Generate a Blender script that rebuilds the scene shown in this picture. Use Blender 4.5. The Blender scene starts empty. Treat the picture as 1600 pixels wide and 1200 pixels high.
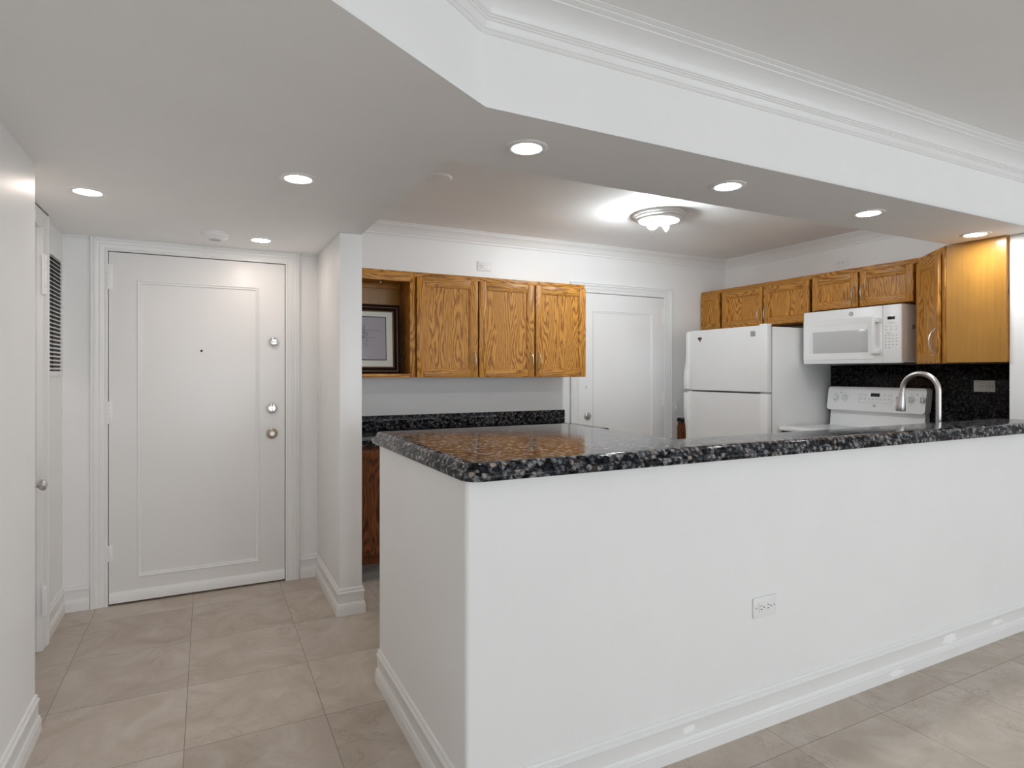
import bpy, bmesh, math, random
from mathutils import Vector, Matrix
random.seed(7)
PI = math.pi
R = math.radians
C = bpy.context.scene.collection
SC = bpy.context.scene

# ---------------------------------------------------------------- camera
cd = bpy.data.cameras.new('camera')
cam = bpy.data.objects.new('camera', cd)
C.objects.link(cam)
cam.location = (0, 0, 1.335)
cam.rotation_euler = (R(90), 0, R(-26.82))
cd.sensor_width = 36
cd.sensor_fit = 'HORIZONTAL'
cd.lens = 944 / 1600 * 36
cd.shift_y = -(600 - 582) / 1600
cd.clip_start = 0.02
SC.camera = cam

# ---------------------------------------------------------------- world, daylight, exposure
SC.view_settings.view_transform = 'Standard'
SC.view_settings.look = 'None'
SC.view_settings.gamma = 1
SC.view_settings.use_curve_mapping = False
SC.view_settings.exposure = 0.24
w = bpy.data.worlds.new('daylight_sky')
SC.world = w
w.use_nodes = True
w.node_tree.nodes['Background'].inputs[0].default_value = (0.75, 0.85, 1.0, 1)
w.node_tree.nodes['Background'].inputs[1].default_value = 1.0
SC.cycles.max_bounces = 10
SC.cycles.diffuse_bounces = 6
SC.cycles.glossy_bounces = 4
SC.cycles.use_denoising = True
SC.cycles.caustics_reflective = False
SC.cycles.caustics_refractive = False
SC.cycles.sample_clamp_indirect = 6


def area(name, loc, rot, sx, sy, power, col):
    l = bpy.data.lights.new(name, 'AREA')
    l.shape = 'RECTANGLE'
    l.size = sx
    l.size_y = sy
    l.energy = power
    l.color = col
    o = bpy.data.objects.new(name, l)
    C.objects.link(o)
    o.location = loc
    o.rotation_euler = rot
    return o


# added area lights, tilted up to brighten ceilings; unseen invented windows behind and right
area('window_daylight', (2.5, -7.93, 1.15), (R(112), 0, 0), 5.2, 2.1, 148, (0.88, 0.95, 1.0))
area('window_daylight', (6.05, -3.6, 1.20), (R(110), 0, R(90)), 3.4, 1.9, 36, (0.88, 0.95, 1.0))


# ---------------------------------------------------------------- materials
def mat(name):
    m = bpy.data.materials.new(name)
    m.use_nodes = True
    nt = m.node_tree
    b = nt.nodes['Principled BSDF']
    return m, nt, b


def N(nt, t, **kw):
    n = nt.nodes.new(t)
    for k, v in kw.items():
        if k.startswith('i_'):
            n.inputs[k[2:].replace('_', ' ')].default_value = v
        else:
            setattr(n, k, v)
    return n


def ramp(nt, stops):
    r = nt.nodes.new('ShaderNodeValToRGB')
    e = r.color_ramp.elements
    while len(e) < len(stops):
        e.new(0.5)
    for i, (p, c) in enumerate(stops):
        e[i].position = p
        e[i].color = (*c, 1)
    return r


def plain(name, col, rough=0.5, metal=0.0, bump=0.0, bscale=200, coat=0.0, spec=0.5):
    m, nt, b = mat(name)
    b.inputs['Base Color'].default_value = (*col, 1)
    b.inputs['Roughness'].default_value = rough
    b.inputs['Metallic'].default_value = metal
    b.inputs['Coat Weight'].default_value = coat
    b.inputs['Specular IOR Level'].default_value = spec
    tc = N(nt, 'ShaderNodeTexCoord')
    no = N(nt, 'ShaderNodeTexNoise', i_Scale=bscale, i_Detail=3.0)
    nt.links.new(tc.outputs['Object'], no.inputs['Vector'])
    if bump:
        bp = N(nt, 'ShaderNodeBump', i_Strength=bump, i_Distance=0.001)
        nt.links.new(no.outputs['Fac'], bp.inputs['Height'])
        nt.links.new(bp.outputs['Normal'], b.inputs['Normal'])
    # very slight procedural tone variation
    n2 = N(nt, 'ShaderNodeTexNoise', i_Scale=2.5, i_Detail=2.0)
    nt.links.new(tc.outputs['Object'], n2.inputs['Vector'])
    rp = ramp(nt, [(0.3, tuple(c * 0.975 for c in col)), (0.7, col)])
    nt.links.new(n2.outputs['Fac'], rp.inputs['Fac'])
    nt.links.new(rp.outputs['Color'], b.inputs['Base Color'])
    return m


def emit(name, col, s):
    m, nt, b = mat(name)
    b.inputs['Base Color'].default_value = (*col, 1)
    b.inputs['Emission Color'].default_value = (*col, 1)
    b.inputs['Emission Strength'].default_value = s
    return m


WALL = plain('wall_paint', (0.90, 0.90, 0.895), 0.42, bump=0.35, bscale=60)
CEIL = plain('ceiling_paint', (0.92, 0.92, 0.915), 0.65, bump=0.2, bscale=90)
TRIM = plain('trim_gloss_paint', (0.87, 0.87, 0.865), 0.32, bump=0.1, bscale=40)
DOORW = plain('door_gloss_paint', (0.90, 0.895, 0.89), 0.36, bump=0.15, bscale=50)
APPL = plain('appliance_white_enamel', (0.90, 0.90, 0.895), 0.22, bump=0.05, bscale=300)
APPL2 = plain('appliance_white_plastic', (0.91, 0.91, 0.905), 0.35)
PLAST = plain('white_plastic', (0.88, 0.88, 0.87), 0.3)
GREYP = plain('printed_grey', (0.42, 0.42, 0.43), 0.4)
WINP = plain('microwave_window_glass', (0.60, 0.60, 0.60), 0.12)
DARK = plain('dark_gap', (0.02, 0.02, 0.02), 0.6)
BLACK = plain('black_display_glass', (0.012, 0.012, 0.018), 0.08)
CHROME = plain('polished_chrome', (0.80, 0.80, 0.82), 0.12, 1.0)
NICKEL = plain('brushed_nickel', (0.66, 0.64, 0.62), 0.30, 1.0)
KNOBM = plain('worn_satin_nickel', (0.55, 0.48, 0.42), 0.28, 1.0)
STEEL = plain('brushed_steel', (0.62, 0.61, 0.60), 0.33, 1.0)
GASKET = plain('grey_gasket', (0.30, 0.30, 0.30), 0.6)
FRAMEM = plain('dark_mahogany_frame', (0.016, 0.006, 0.003), 0.55, spec=0.08)
FRAMEG = plain('dull_gold_fillet', (0.20, 0.10, 0.045), 0.35, 0.3)
MATB = plain('cream_mount_board', (0.70, 0.70, 0.62), 0.7)
INKL = plain('black_inner_line', (0.015, 0.02, 0.03), 0.6)
SKETCH = plain('faded_print_paper', (0.36, 0.34, 0.37), 0.6)
INK = plain('sketch_ink', (0.09, 0.10, 0.12), 0.7)
PATCH = plain('white_spackle', (0.98, 0.98, 0.98), 0.8)
STKR = plain('sticker_maroon', (0.10, 0.03, 0.05), 0.4)
LENS = emit('downlight_lens_neutral', (0.98, 0.99, 1.0), 115)
LENSW = emit('downlight_lens_warm', (1.0, 0.86, 0.76), 48)
BULB = emit('glowing_globe_bulb', (0.90, 0.965, 1.0), 420)


def oak(name, axis, light, dark, rough=0.42):
    """axis: 'z' grain upright, 'x' grain along width"""
    m, nt, b = mat(name)
    L = nt.links
    tc = N(nt, 'ShaderNodeTexCoord')
    oi = N(nt, 'ShaderNodeObjectInfo')
    rnd = N(nt, 'ShaderNodeMath', operation='MULTIPLY')
    rnd.inputs[1].default_value = 37.0
    L.new(oi.outputs['Random'], rnd.inputs[0])
    cb = N(nt, 'ShaderNodeCombineXYZ')
    for i in range(3):
        L.new(rnd.outputs[0], cb.inputs[i])
    add = N(nt, 'ShaderNodeVectorMath', operation='ADD')
    L.new(tc.outputs['Object'], add.inputs[0])
    L.new(cb.outputs[0], add.inputs[1])
    mp = N(nt, 'ShaderNodeMapping')
    L.new(add.outputs[0], mp.inputs['Vector'])
    if axis == 'x':
        mp.inputs['Rotation'].default_value = (0, R(90), 0)
    sep = N(nt, 'ShaderNodeSeparateXYZ')
    L.new(mp.outputs[0], sep.inputs[0])

    def scaled(s, det=2.0, rough_=0.5, dist=0.0):
        vm = N(nt, 'ShaderNodeVectorMath', operation='MULTIPLY')
        vm.inputs[1].default_value = s
        L.new(mp.outputs[0], vm.inputs[0])
        n = N(nt, 'ShaderNodeTexNoise', i_Scale=1.0, i_Detail=det, i_Roughness=rough_, i_Distortion=dist)
        L.new(vm.outputs[0], n.inputs['Vector'])
        return n
    big = scaled((8, 8, 1.3), 2.0, 0.45)          # broad growth figure
    mid = scaled((110, 110, 14), 3.0, 0.55)            # jagged wobble
    fine = scaled((420, 420, 14), 2.0, 0.6)        # open pores
    a = N(nt, 'ShaderNodeMath', operation='MULTIPLY_ADD')
    L.new(big.outputs['Fac'], a.inputs[0])
    a.inputs[1].default_value = 120.0
    sx = N(nt, 'ShaderNodeMath', operation='MULTIPLY')
    L.new(sep.outputs['X'], sx.inputs[0])
    sx.inputs[1].default_value = 330.0
    L.new(sx.outputs[0], a.inputs[2])
    a2 = N(nt, 'ShaderNodeMath', operation='MULTIPLY_ADD')
    L.new(mid.outputs['Fac'], a2.inputs[0])
    a2.inputs[1].default_value = 7.0
    L.new(a.outputs[0], a2.inputs[2])
    s = N(nt, 'ShaderNodeMath', operation='SINE')
    L.new(a2.outputs[0], s.inputs[0])
    mr = N(nt, 'ShaderNodeMapRange')
    L.new(s.outputs[0], mr.inputs['Value'])
    mr.inputs['From Min'].default_value = -1
    mr.inputs['From Max'].default_value = 1
    rp = ramp(nt, [(0.0, dark), (0.30, tuple(d * 0.45 + l * 0.55 for d, l in zip(dark, light))), (0.62, light), (1.0, tuple(min(1, c * 1.08) for c in light))])
    L.new(mr.outputs[0], rp.inputs['Fac'])
    pr = ramp(nt, [(0.30, (0.62, 0.55, 0.48)), (0.52, (1, 1, 1))])
    L.new(fine.outputs['Fac'], pr.inputs['Fac'])
    mx = N(nt, 'ShaderNodeMixRGB', blend_type='MULTIPLY')
    mx.inputs[0].default_value = 0.7
    L.new(rp.outputs['Color'], mx.inputs[1])
    L.new(pr.outputs['Color'], mx.inputs[2])
    L.new(mx.outputs[0], b.inputs['Base Color'])
    b.inputs['Roughness'].default_value = rough
    b.inputs['Specular IOR Level'].default_value = 0.3
    b.inputs['Coat Weight'].default_value = 0.05
    b.inputs['Coat Roughness'].default_value = 0.25
    return m


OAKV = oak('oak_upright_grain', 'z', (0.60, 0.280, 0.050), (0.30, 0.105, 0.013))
OAKB = oak('oak_reddish_dark_stain', 'z', (0.20, 0.062, 0.016), (0.055, 0.018, 0.006))  # darker, redder oak tone on the base cabinets
OAKH = oak('oak_sideways_grain', 'x', (0.56, 0.265, 0.050), (0.28, 0.100, 0.014))


def oak_ply():
    m, nt, b = mat('oak_veneer_side')
    L = nt.links
    tc = N(nt, 'ShaderNodeTexCoord')
    vm = N(nt, 'ShaderNodeVectorMath', operation='MULTIPLY')
    vm.inputs[1].default_value = (60, 60, 2.5)
    L.new(tc.outputs['Object'], vm.inputs[0])
    n = N(nt, 'ShaderNodeTexNoise', i_Scale=1.0, i_Detail=4.0)
    L.new(vm.outputs[0], n.inputs['Vector'])
    n2 = N(nt, 'ShaderNodeTexNoise', i_Scale=6.0, i_Detail=3.0)
    L.new(tc.outputs['Object'], n2.inputs['Vector'])
    ad = N(nt, 'ShaderNodeMath', operation='MULTIPLY_ADD')
    L.new(n.outputs['Fac'], ad.inputs[0])
    ad.inputs[1].default_value = 0.55
    mu = N(nt, 'ShaderNodeMath', operation='MULTIPLY')
    mu.inputs[1].default_value = 0.45
    L.new(n2.outputs['Fac'], mu.inputs[0])
    L.new(mu.outputs[0], ad.inputs[2])
    rp = ramp(nt, [(0.35, (0.36, 0.165, 0.026)), (0.65, (0.44, 0.215, 0.036))])
    L.new(ad.outputs[0], rp.inputs['Fac'])
    L.new(rp.outputs['Color'], b.inputs['Base Color'])
    b.inputs['Roughness'].default_value = 0.3
    b.inputs['Coat Weight'].default_value = 0.3
    return m


OAKP = oak_ply()


def granite(name, blackness, brown, rough=0.07):
    m, nt, b = mat(name)
    L = nt.links
    tc = N(nt, 'ShaderNodeTexCoord')
    wob = N(nt, 'ShaderNodeTexNoise', i_Scale=45.0, i_Detail=2.0)
    L.new(tc.outputs['Object'], wob.inputs['Vector'])
    vm = N(nt, 'ShaderNodeVectorMath', operation='MULTIPLY_ADD')
    L.new(wob.outputs['Color'], vm.inputs[0])
    vm.inputs[1].default_value = (0.016, 0.016, 0.016)
    L.new(tc.outputs['Object'], vm.inputs[2])
    v1 = N(nt, 'ShaderNodeTexVoronoi', i_Scale=56.0)
    L.new(vm.outputs[0], v1.inputs['Vector'])
    v2 = N(nt, 'ShaderNodeTexVoronoi', i_Scale=190.0)
    L.new(vm.outputs[0], v2.inputs['Vector'])
    g = 1 - blackness
    sepc = N(nt, 'ShaderNodeSeparateColor')
    L.new(v1.outputs['Color'], sepc.inputs[0])
    cell = ramp(nt, [(0.0, (0.008, 0.008, 0.010)), (0.26, (0.03 * g + .004, 0.033 * g + .004, 0.042 * g + .004)), (0.40, (0.17 * g, 0.175 * g, 0.19 * g)), (0.8, (0.30 * g, 0.30 * g, 0.31 * g)),
                     (1.0, (0.34 * g + brown * 0.12, 0.30 * g + brown * 0.03, 0.27 * g + brown * 0.01))])
    L.new(sepc.outputs[0], cell.inputs['Fac'])
    edge = ramp(nt, [(0.30, (1, 1, 1)), (0.62, (0.08, 0.08, 0.09))])
    L.new(v1.outputs['Distance'], edge.inputs['Fac'])
    mx = N(nt, 'ShaderNodeMixRGB', blend_type='MULTIPLY')
    mx.inputs[0].default_value = 0.9
    L.new(cell.outputs['Color'], mx.inputs[1])
    L.new(edge.outputs['Color'], mx.inputs[2])
    sep2 = N(nt, 'ShaderNodeSeparateColor')
    L.new(v2.outputs['Color'], sep2.inputs[0])
    sp = ramp(nt, [(0.0, (0.35, 0.35, 0.38)), (0.5, (0.9, 0.9, 0.9)), (1.0, (1.25, 1.25, 1.22))])
    L.new(sep2.outputs[1], sp.inputs['Fac'])
    mx2 = N(nt, 'ShaderNodeMixRGB', blend_type='MULTIPLY')
    mx2.inputs[0].default_value = 1.0
    L.new(mx.outputs[0], mx2.inputs[1])
    L.new(sp.outputs['Color'], mx2.inputs[2])
    L.new(mx2.outputs[0], b.inputs['Base Color'])
    b.inputs['Roughness'].default_value = rough
    b.inputs['Specular IOR Level'].default_value = 0.3
    b.inputs['IOR'].default_value = 1.28
    return m


GRAN = granite('speckled_grey_granite', 0.0, 0.3, 0.11)
GRAND = granite('dark_brown_granite', 0.80, 0.55, 0.12)
GRANB = granite('dark_grey_granite', 0.35, 0.2, 0.08)


def floor_mat():
    m, nt, b = mat('beige_marble_tile')
    L = nt.links
    S = 0.4855
    tc = N(nt, 'ShaderNodeTexCoord')
    sep = N(nt, 'ShaderNodeSeparateXYZ')
    L.new(tc.outputs['Object'], sep.inputs[0])
    outs = []
    for ax, org in (('X', -0.0710), ('Y', 2.4300)):
        s = N(nt, 'ShaderNodeMath', operation='SUBTRACT')
        L.new(sep.outputs[ax], s.inputs[0])
        s.inputs[1].default_value = org - 20 * S
        d = N(nt, 'ShaderNodeMath', operation='DIVIDE')
        L.new(s.outputs[0], d.inputs[0])
        d.inputs[1].default_value = S
        f = N(nt, 'ShaderNodeMath', operation='FRACT')
        L.new(d.outputs[0], f.inputs[0])
        fl = N(nt, 'ShaderNodeMath', operation='FLOOR')
        L.new(d.outputs[0], fl.inputs[0])
        c = N(nt, 'ShaderNodeMath', operation='SUBTRACT')
        L.new(f.outputs[0], c.inputs[0])
        c.inputs[1].default_value = 0.5
        a = N(nt, 'ShaderNodeMath', operation='ABSOLUTE')
        L.new(c.outputs[0], a.inputs[0])
        outs.append((a, fl))
    mxm = N(nt, 'ShaderNodeMath', operation='MAXIMUM')
    L.new(outs[0][0].outputs[0], mxm.inputs[0])
    L.new(outs[1][0].outputs[0], mxm.inputs[1])
    g = N(nt, 'ShaderNodeMath', operation='GREATER_THAN')
    L.new(mxm.outputs[0], g.inputs[0])
    g.inputs[1].default_value = 0.5 - 0.0011 / S
    idv = N(nt, 'ShaderNodeCombineXYZ')
    L.new(outs[0][1].outputs[0], idv.inputs[0])
    L.new(outs[1][1].outputs[0], idv.inputs[1])
    wn = N(nt, 'ShaderNodeTexWhiteNoise', noise_dimensions='3D')
    L.new(idv.outputs[0], wn.inputs['Vector'])
    off = N(nt, 'ShaderNodeVectorMath', operation='MULTIPLY_ADD')
    L.new(wn.outputs['Color'], off.inputs[0])
    off.inputs[1].default_value = (9, 9, 9)
    L.new(tc.outputs['Object'], off.inputs[2])
    n1 = N(nt, 'ShaderNodeTexNoise', i_Scale=3.5, i_Detail=7.0, i_Roughness=0.65, i_Distortion=1.2)
    L.new(off.outputs[0], n1.inputs['Vector'])
    r1 = ramp(nt, [(0.32, (0.46, 0.385, 0.315)), (0.52, (0.54, 0.468, 0.398)), (0.68, (0.61, 0.545, 0.48))])
    L.new(n1.outputs['Fac'], r1.inputs['Fac'])
    # thin brown veins
    n2 = N(nt, 'ShaderNodeTexNoise', i_Scale=2.6, i_Detail=9.0, i_Roughness=0.72, i_Distortion=2.2)
    L.new(off.outputs[0], n2.inputs['Vector'])
    ab = N(nt, 'ShaderNodeMath', operation='SUBTRACT')
    L.new(n2.outputs['Fac'], ab.inputs[0])
    ab.inputs[1].default_value = 0.5
    ab2 = N(nt, 'ShaderNodeMath', operation='ABSOLUTE')
    L.new(ab.outputs[0], ab2.inputs[0])
    r2 = ramp(nt, [(0.0, (0.62, 0.56, 0.50)), (0.010, (1, 1, 1))])
    L.new(ab2.outputs[0], r2.inputs['Fac'])
    n3 = N(nt, 'ShaderNodeTexNoise', i_Scale=3.0, i_Detail=2.0)
    L.new(off.outputs[0], n3.inputs['Vector'])
    r3 = ramp(nt, [(0.44, (0, 0, 0)), (0.62, (1, 1, 1))])
    L.new(n3.outputs['Fac'], r3.inputs['Fac'])
    mx = N(nt, 'ShaderNodeMixRGB', blend_type='MULTIPLY')
    L.new(r3.outputs['Color'], mx.inputs[0])
    L.new(r1.outputs['Color'], mx.inputs[1])
    L.new(r2.outputs['Color'], mx.inputs[2])
    tone = N(nt, 'ShaderNodeMapRange')
    L.new(wn.outputs['Value'], tone.inputs['Value'])
    tone.inputs['To Min'].default_value = 0.93
    tone.inputs['To Max'].default_value = 1.04
    mt = N(nt, 'ShaderNodeVectorMath', operation='SCALE')
    L.new(mx.outputs[0], mt.inputs[0])
    L.new(tone.outputs[0], mt.inputs['Scale'])
    gm = N(nt, 'ShaderNodeMixRGB')
    L.new(g.outputs[0], gm.inputs[0])
    L.new(mt.outputs[0], gm.inputs[1])
    gm.inputs[2].default_value = (0.17, 0.135, 0.11, 1)
    L.new(gm.outputs[0], b.inputs['Base Color'])
    b.inputs['Roughness'].default_value = 0.42
    return m


FLOOR = floor_mat()


# ---------------------------------------------------------------- mesh helpers
def obj(name, bm, m, parent=None, smooth=35, off=None):
    if off is not None:
        bmesh.ops.translate(bm, verts=bm.verts, vec=-Vector(off))
    bmesh.ops.recalc_face_normals(bm, faces=bm.faces)
    me = bpy.data.meshes.new(name)
    bm.to_mesh(me)
    bm.free()
    for x in (m if isinstance(m, (list, tuple)) else [m]):
        me.materials.append(x)
    if smooth:
        me.polygons.foreach_set('use_smooth', [True] * len(me.polygons))
        me.set_sharp_from_angle(angle=R(smooth))
    o = bpy.data.objects.new(name, me)
    C.objects.link(o)
    if parent:
        o.parent = parent
    return o


def thing(name, label, cat, loc=(0, 0, 0), rz=0.0, group=None):
    o = bpy.data.objects.new(name, None)
    o.empty_display_size = 0.05
    C.objects.link(o)
    o.location = loc
    o.rotation_euler = (0, 0, rz)
    o['label'] = label
    o['category'] = cat
    if group:
        o['group'] = group
    return o


def tag(o, label, cat, group=None):
    o['label'] = label
    o['category'] = cat
    if group:
        o['group'] = group
    return o


def struct(o, label=None):
    o['kind'] = 'structure'
    if label:
        o['label'] = label
    return o


def nb():
    return bmesh.new()


def box(bm, lo, hi, bev=0.0, mi=0, seg=2):
    x0, y0, z0 = lo
    x1, y1, z1 = hi
    if x0 > x1: x0, x1 = x1, x0
    if y0 > y1: y0, y1 = y1, y0
    if z0 > z1: z0, z1 = z1, z0
    v = [bm.verts.new(p) for p in ((x0, y0, z0), (x1, y0, z0), (x1, y1, z0), (x0, y1, z0), (x0, y0, z1), (x1, y0, z1), (x1, y1, z1), (x0, y1, z1))]
    fs = [bm.faces.new([v[i] for i in q]) for q in ((3, 2, 1, 0), (4, 5, 6, 7), (0, 1, 5, 4), (1, 2, 6, 5), (2, 3, 7, 6), (3, 0, 4, 7))]
    for f in fs:
        f.material_index = mi
    if bev > 0:
        es = list({e for f in fs for e in f.edges})
        bmesh.ops.bevel(bm, geom=es, offset=bev, segments=seg, profile=0.5, affect='EDGES', material=-1)
    return bm


def prism(bm, pts, z0, z1, bev=0.0, mi=0, mp=None, seg=3):
    """polygon pts (u,v) extruded z0..z1; mp maps (u,v,w)->xyz"""
    mp = mp or (lambda u, v, w: (u, v, w))
    a = [bm.verts.new(mp(u, v, z0)) for u, v in pts]
    b_ = [bm.verts.new(mp(u, v, z1)) for u, v in pts]
    fs = [bm.faces.new(a[::-1]), bm.faces.new(b_)]
    n = len(pts)
    for i in range(n):
        fs.append(bm.faces.new([a[i], a[(i + 1) % n], b_[(i + 1) % n], b_[i]]))
    for f in fs:
        f.material_index = mi
    if bev:
        es = list({e for f in fs for e in f.edges})
        bmesh.ops.bevel(bm, geom=es, offset=bev, segments=seg, profile=0.5, affect='EDGES')
    return bm


def offs(pts, d, closed):
    """offset 2-D polyline to its left by d with mitres"""
    n = len(pts)
    out = []
    for i in range(n):
        p = Vector(pts[i])
        if closed or 0 < i < n - 1:
            d1 = (p - Vector(pts[i - 1])).normalized()
            d2 = (Vector(pts[(i + 1) % n]) - p).normalized()
            n1 = Vector((-d1.y, d1.x))
            n2 = Vector((-d2.y, d2.x))
            m_ = (n1 + n2) / max(0.2, 1 + n1.dot(n2))
        elif i == 0:
            d2 = (Vector(pts[1]) - p).normalized()
            m_ = Vector((-d2.y, d2.x))
        else:
            d1 = (p - Vector(pts[i - 1])).normalized()
            m_ = Vector((-d1.y, d1.x))
        out.append(p + m_ * d)
    return out


def sweep(bm, pts, prof, closed=False, mp=None, mi=0):
    """prof: list (offset to the left of path, height w) closed loop"""
    mp = mp or (lambda u, v, w: (u, v, w))
    rings = []
    for d, h_ in prof:
        q = offs(pts, d, closed)
        rings.append([bm.verts.new(mp(p.x, p.y, h_)) for p in q])
    n = len(pts)
    k = len(prof)
    for j in range(k):
        a = rings[j]
        b_ = rings[(j + 1) % k]
        for i in range(n if closed else n - 1):
            f = bm.faces.new([a[i], a[(i + 1) % n], b_[(i + 1) % n], b_[i]])
            f.material_index = mi
    if not closed:
        bm.faces.new([r[0] for r in rings]).material_index = mi
        bm.faces.new([r[-1] for r in rings][::-1]).material_index = mi
    return bm


def lathe(bm, prof, seg=32, mtx=None, mi=0):
    """prof: (r,h) from one end to the other about local z"""
    mtx = mtx or Matrix.Identity(4)
    rings = []
    for r_, h_ in prof:
        if r_ < 1e-6:
            rings.append([bm.verts.new(mtx @ Vector((0, 0, h_)))])
        else:
            rings.append([bm.verts.new(mtx @ Vector((r_ * math.cos(2 * PI * i / seg), r_ * math.sin(2 * PI * i / seg), h_))) for i in range(seg)])
    for a, b_ in zip(rings, rings[1:]):
        for i in range(seg):
            j = (i + 1) % seg
            if len(a) == 1 and len(b_) == 1:
                continue
            if len(a) == 1:
                f = bm.faces.new([a[0], b_[i], b_[j]])
            elif len(b_) == 1:
                f = bm.faces.new([a[i], b_[0], a[j]])
            else:
                f = bm.faces.new([a[i], a[j], b_[j], b_[i]])
            f.material_index = mi
    if len(rings[0]) > 1:
        bm.faces.new(rings[0][::-1]).material_index = mi
    if len(rings[-1]) > 1:
        bm.faces.new(rings[-1]).material_index = mi
    return bm


def tube(bm, pts, rad, seg=12, mi=0):
    """round tube along 3-D points; rad scalar or list"""
    P = [Vector(p) for p in pts]
    n = len(P)
    rr = rad if isinstance(rad, (list, tuple)) else [rad] * n
    t0 = (P[1] - P[0]).normalized()
    up = Vector((0, 0, 1)) if abs(t0.z) < 0.9 else Vector((0, 1, 0))
    nrm = t0.cross(up).normalized()
    rings = []
    for i in range(n):
        t = (P[min(i + 1, n - 1)] - P[max(i - 1, 0)]).normalized()
        nrm = (nrm - t * nrm.dot(t)).normalized()
        bi = t.cross(nrm)
        rings.append([bm.verts.new(P[i] + (nrm * math.cos(2 * PI * k / seg) + bi * math.sin(2 * PI * k / seg)) * rr[i]) for k in range(seg)])
    for a, b_ in zip(rings, rings[1:]):
        for k in range(seg):
            bm.faces.new([a[k], a[(k + 1) % seg], b_[(k + 1) % seg], b_[k]]).material_index = mi
    bm.faces.new(rings[0][::-1]).material_index = mi
    bm.faces.new(rings[-1]).material_index = mi
    return bm


TOFRONT = Matrix.Rotation(R(90), 4, 'X')      # lathe axis z -> -y (towards the viewer of a wall facing -Y)


def disc_m(x, y, z):
    return Matrix.Translation((x, y, z)) @ TOFRONT


def dup(root, loc, rz=None, label=None, group=None):
    r_ = root.copy()
    C.objects.link(r_)
    r_.location = loc
    if rz is not None:
        r_.rotation_euler = (0, 0, rz)
    if label:
        r_['label'] = label
    if group:
        r_['group'] = group
    for ch in list(root.children):
        c = ch.copy()
        C.objects.link(c)
        c.parent = r_
        for g_ in ch.children:
            d = g_.copy()
            C.objects.link(d)
            d.parent = c
    return r_


# ================================================================ ROOM SHELL
HS = 2.105      # lowered ceiling
HC = 2.44       # kitchen and living room ceiling
PX = 0.665      # left face of the half wall
PY = 1.610      # front face of the half wall
LW = -0.565     # near left wall face
KB = 4.40       # kitchen back wall
KR = 4.60       # kitchen right wall

struct(obj('floor', box(nb(), (-0.9, -8.2, -0.08), (6.3, 4.6, 0)), FLOOR, smooth=0), 'beige square marble tile floor laid with thin grout lines')

# lowered entry ceiling with soffit band over the bar (rounded lower corner)
DX, DY = 0.225 - 0.718, 1.286 - 1.612
tq = (LW - 0.15 - 0.718) / DX
diagL = (LW - 0.15, 1.612 + DY * tq)
soff = [diagL, (0.718, 1.612), (4.70, 1.612), (4.70, 2.06), (0.772, 2.06), (0.772, 4.48), (-0.80, 4.48), (-0.80, diagL[1])]
bm = nb()
a = [bm.verts.new((x, y, HS)) for x, y in soff]
b_ = [bm.verts.new((x, y, 2.56)) for x, y in soff]
bm.faces.new(a[::-1])
bm.faces.new(b_)
for i in range(len(soff)):
    bm.faces.new([a[i], a[(i + 1) % len(soff)], b_[(i + 1) % len(soff)], b_[i]])
bm.edges.ensure_lookup_table()
es = [e for e in bm.edges if {e.verts[0], e.verts[1]} in ({a[0], a[1]}, {a[1], a[2]}) or {e.verts[0], e.verts[1]} == {a[1], b_[1]}]
bmesh.ops.bevel(bm, geom=es, offset=0.014, segments=4, profile=0.5, affect='EDGES')
struct(obj('ceiling', bm, CEIL, smooth=40), 'lowered white ceiling over the entry with the soffit band over the bar')
struct(obj('ceiling', box(nb(), (0.70, 1.95, HC), (4.75, 4.5, HC + 0.10)), CEIL, smooth=0), 'white kitchen ceiling recessed above the soffit')
struct(obj('ceiling', prism(nb(), [(-0.80, -8.2), (6.3, -8.2), (6.3, 1.70), (0.70, 1.70), (-0.80, 0.72)], HC, HC + 0.10), CEIL, smooth=0), 'raised white living room ceiling at the upper right')

# walls
struct(obj('wall_left', box(nb(), (-0.80, -8.1, 0), (LW, 2.785, HC)), WALL, smooth=0), 'near white wall at the left edge')
bm = nb()      # recessed closet wall with a real doorway
box(bm, (-0.85, 2.785, 0), (-0.715, 2.86, HS))
box(bm, (-0.85, 2.86, 2.03), (-0.715, 3.60, HS))
box(bm, (-0.85, 3.60, 0), (-0.715, 4.20, HS))
struct(obj('wall_closet_side', bm, WALL, smooth=0), 'recessed white wall left of the entry door')
bm = nb()      # entry end wall with doorway
box(bm, (-0.85, 4.125, 0), (-0.505, 4.23, HS))
box(bm, (0.455, 4.125, 0), (0.66, 4.23, HS))
box(bm, (-0.505, 4.125, 2.032), (0.455, 4.23, HS))
struct(obj('wall_entry', bm, WALL, smooth=0), 'white end wall around the entry door')
struct(obj('wall_divider', box(nb(), (0.650, 3.385, 0), (0.775, 4.48, HS), 0.008), WALL, smooth=40), 'white wall end between entry and kitchen')
bm = nb()
box(bm, (0.775, KB, 0), (2.865, 4.50, HC))
box(bm, (3.812, KB, 0), (4.70, 4.50, HC))
box(bm, (2.865, KB, 2.030), (3.812, 4.50, HC))
struct(obj('wall_kitchen_back', bm, WALL, smooth=0), 'white kitchen back wall behind the upper cabinets')
struct(obj('wall_kitchen_right', box(nb(), (KR, 1.62, 0), (4.72, KB + 0.1, HC)), WALL, smooth=0), 'white kitchen wall on the right above the cabinets')
struct(obj('wall_bar_end', box(nb(), (4.02, 1.56, 0), (KR, 1.768, HS), 0.006), WALL, smooth=40), 'white wall end at the right edge where the bar stops')
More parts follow.
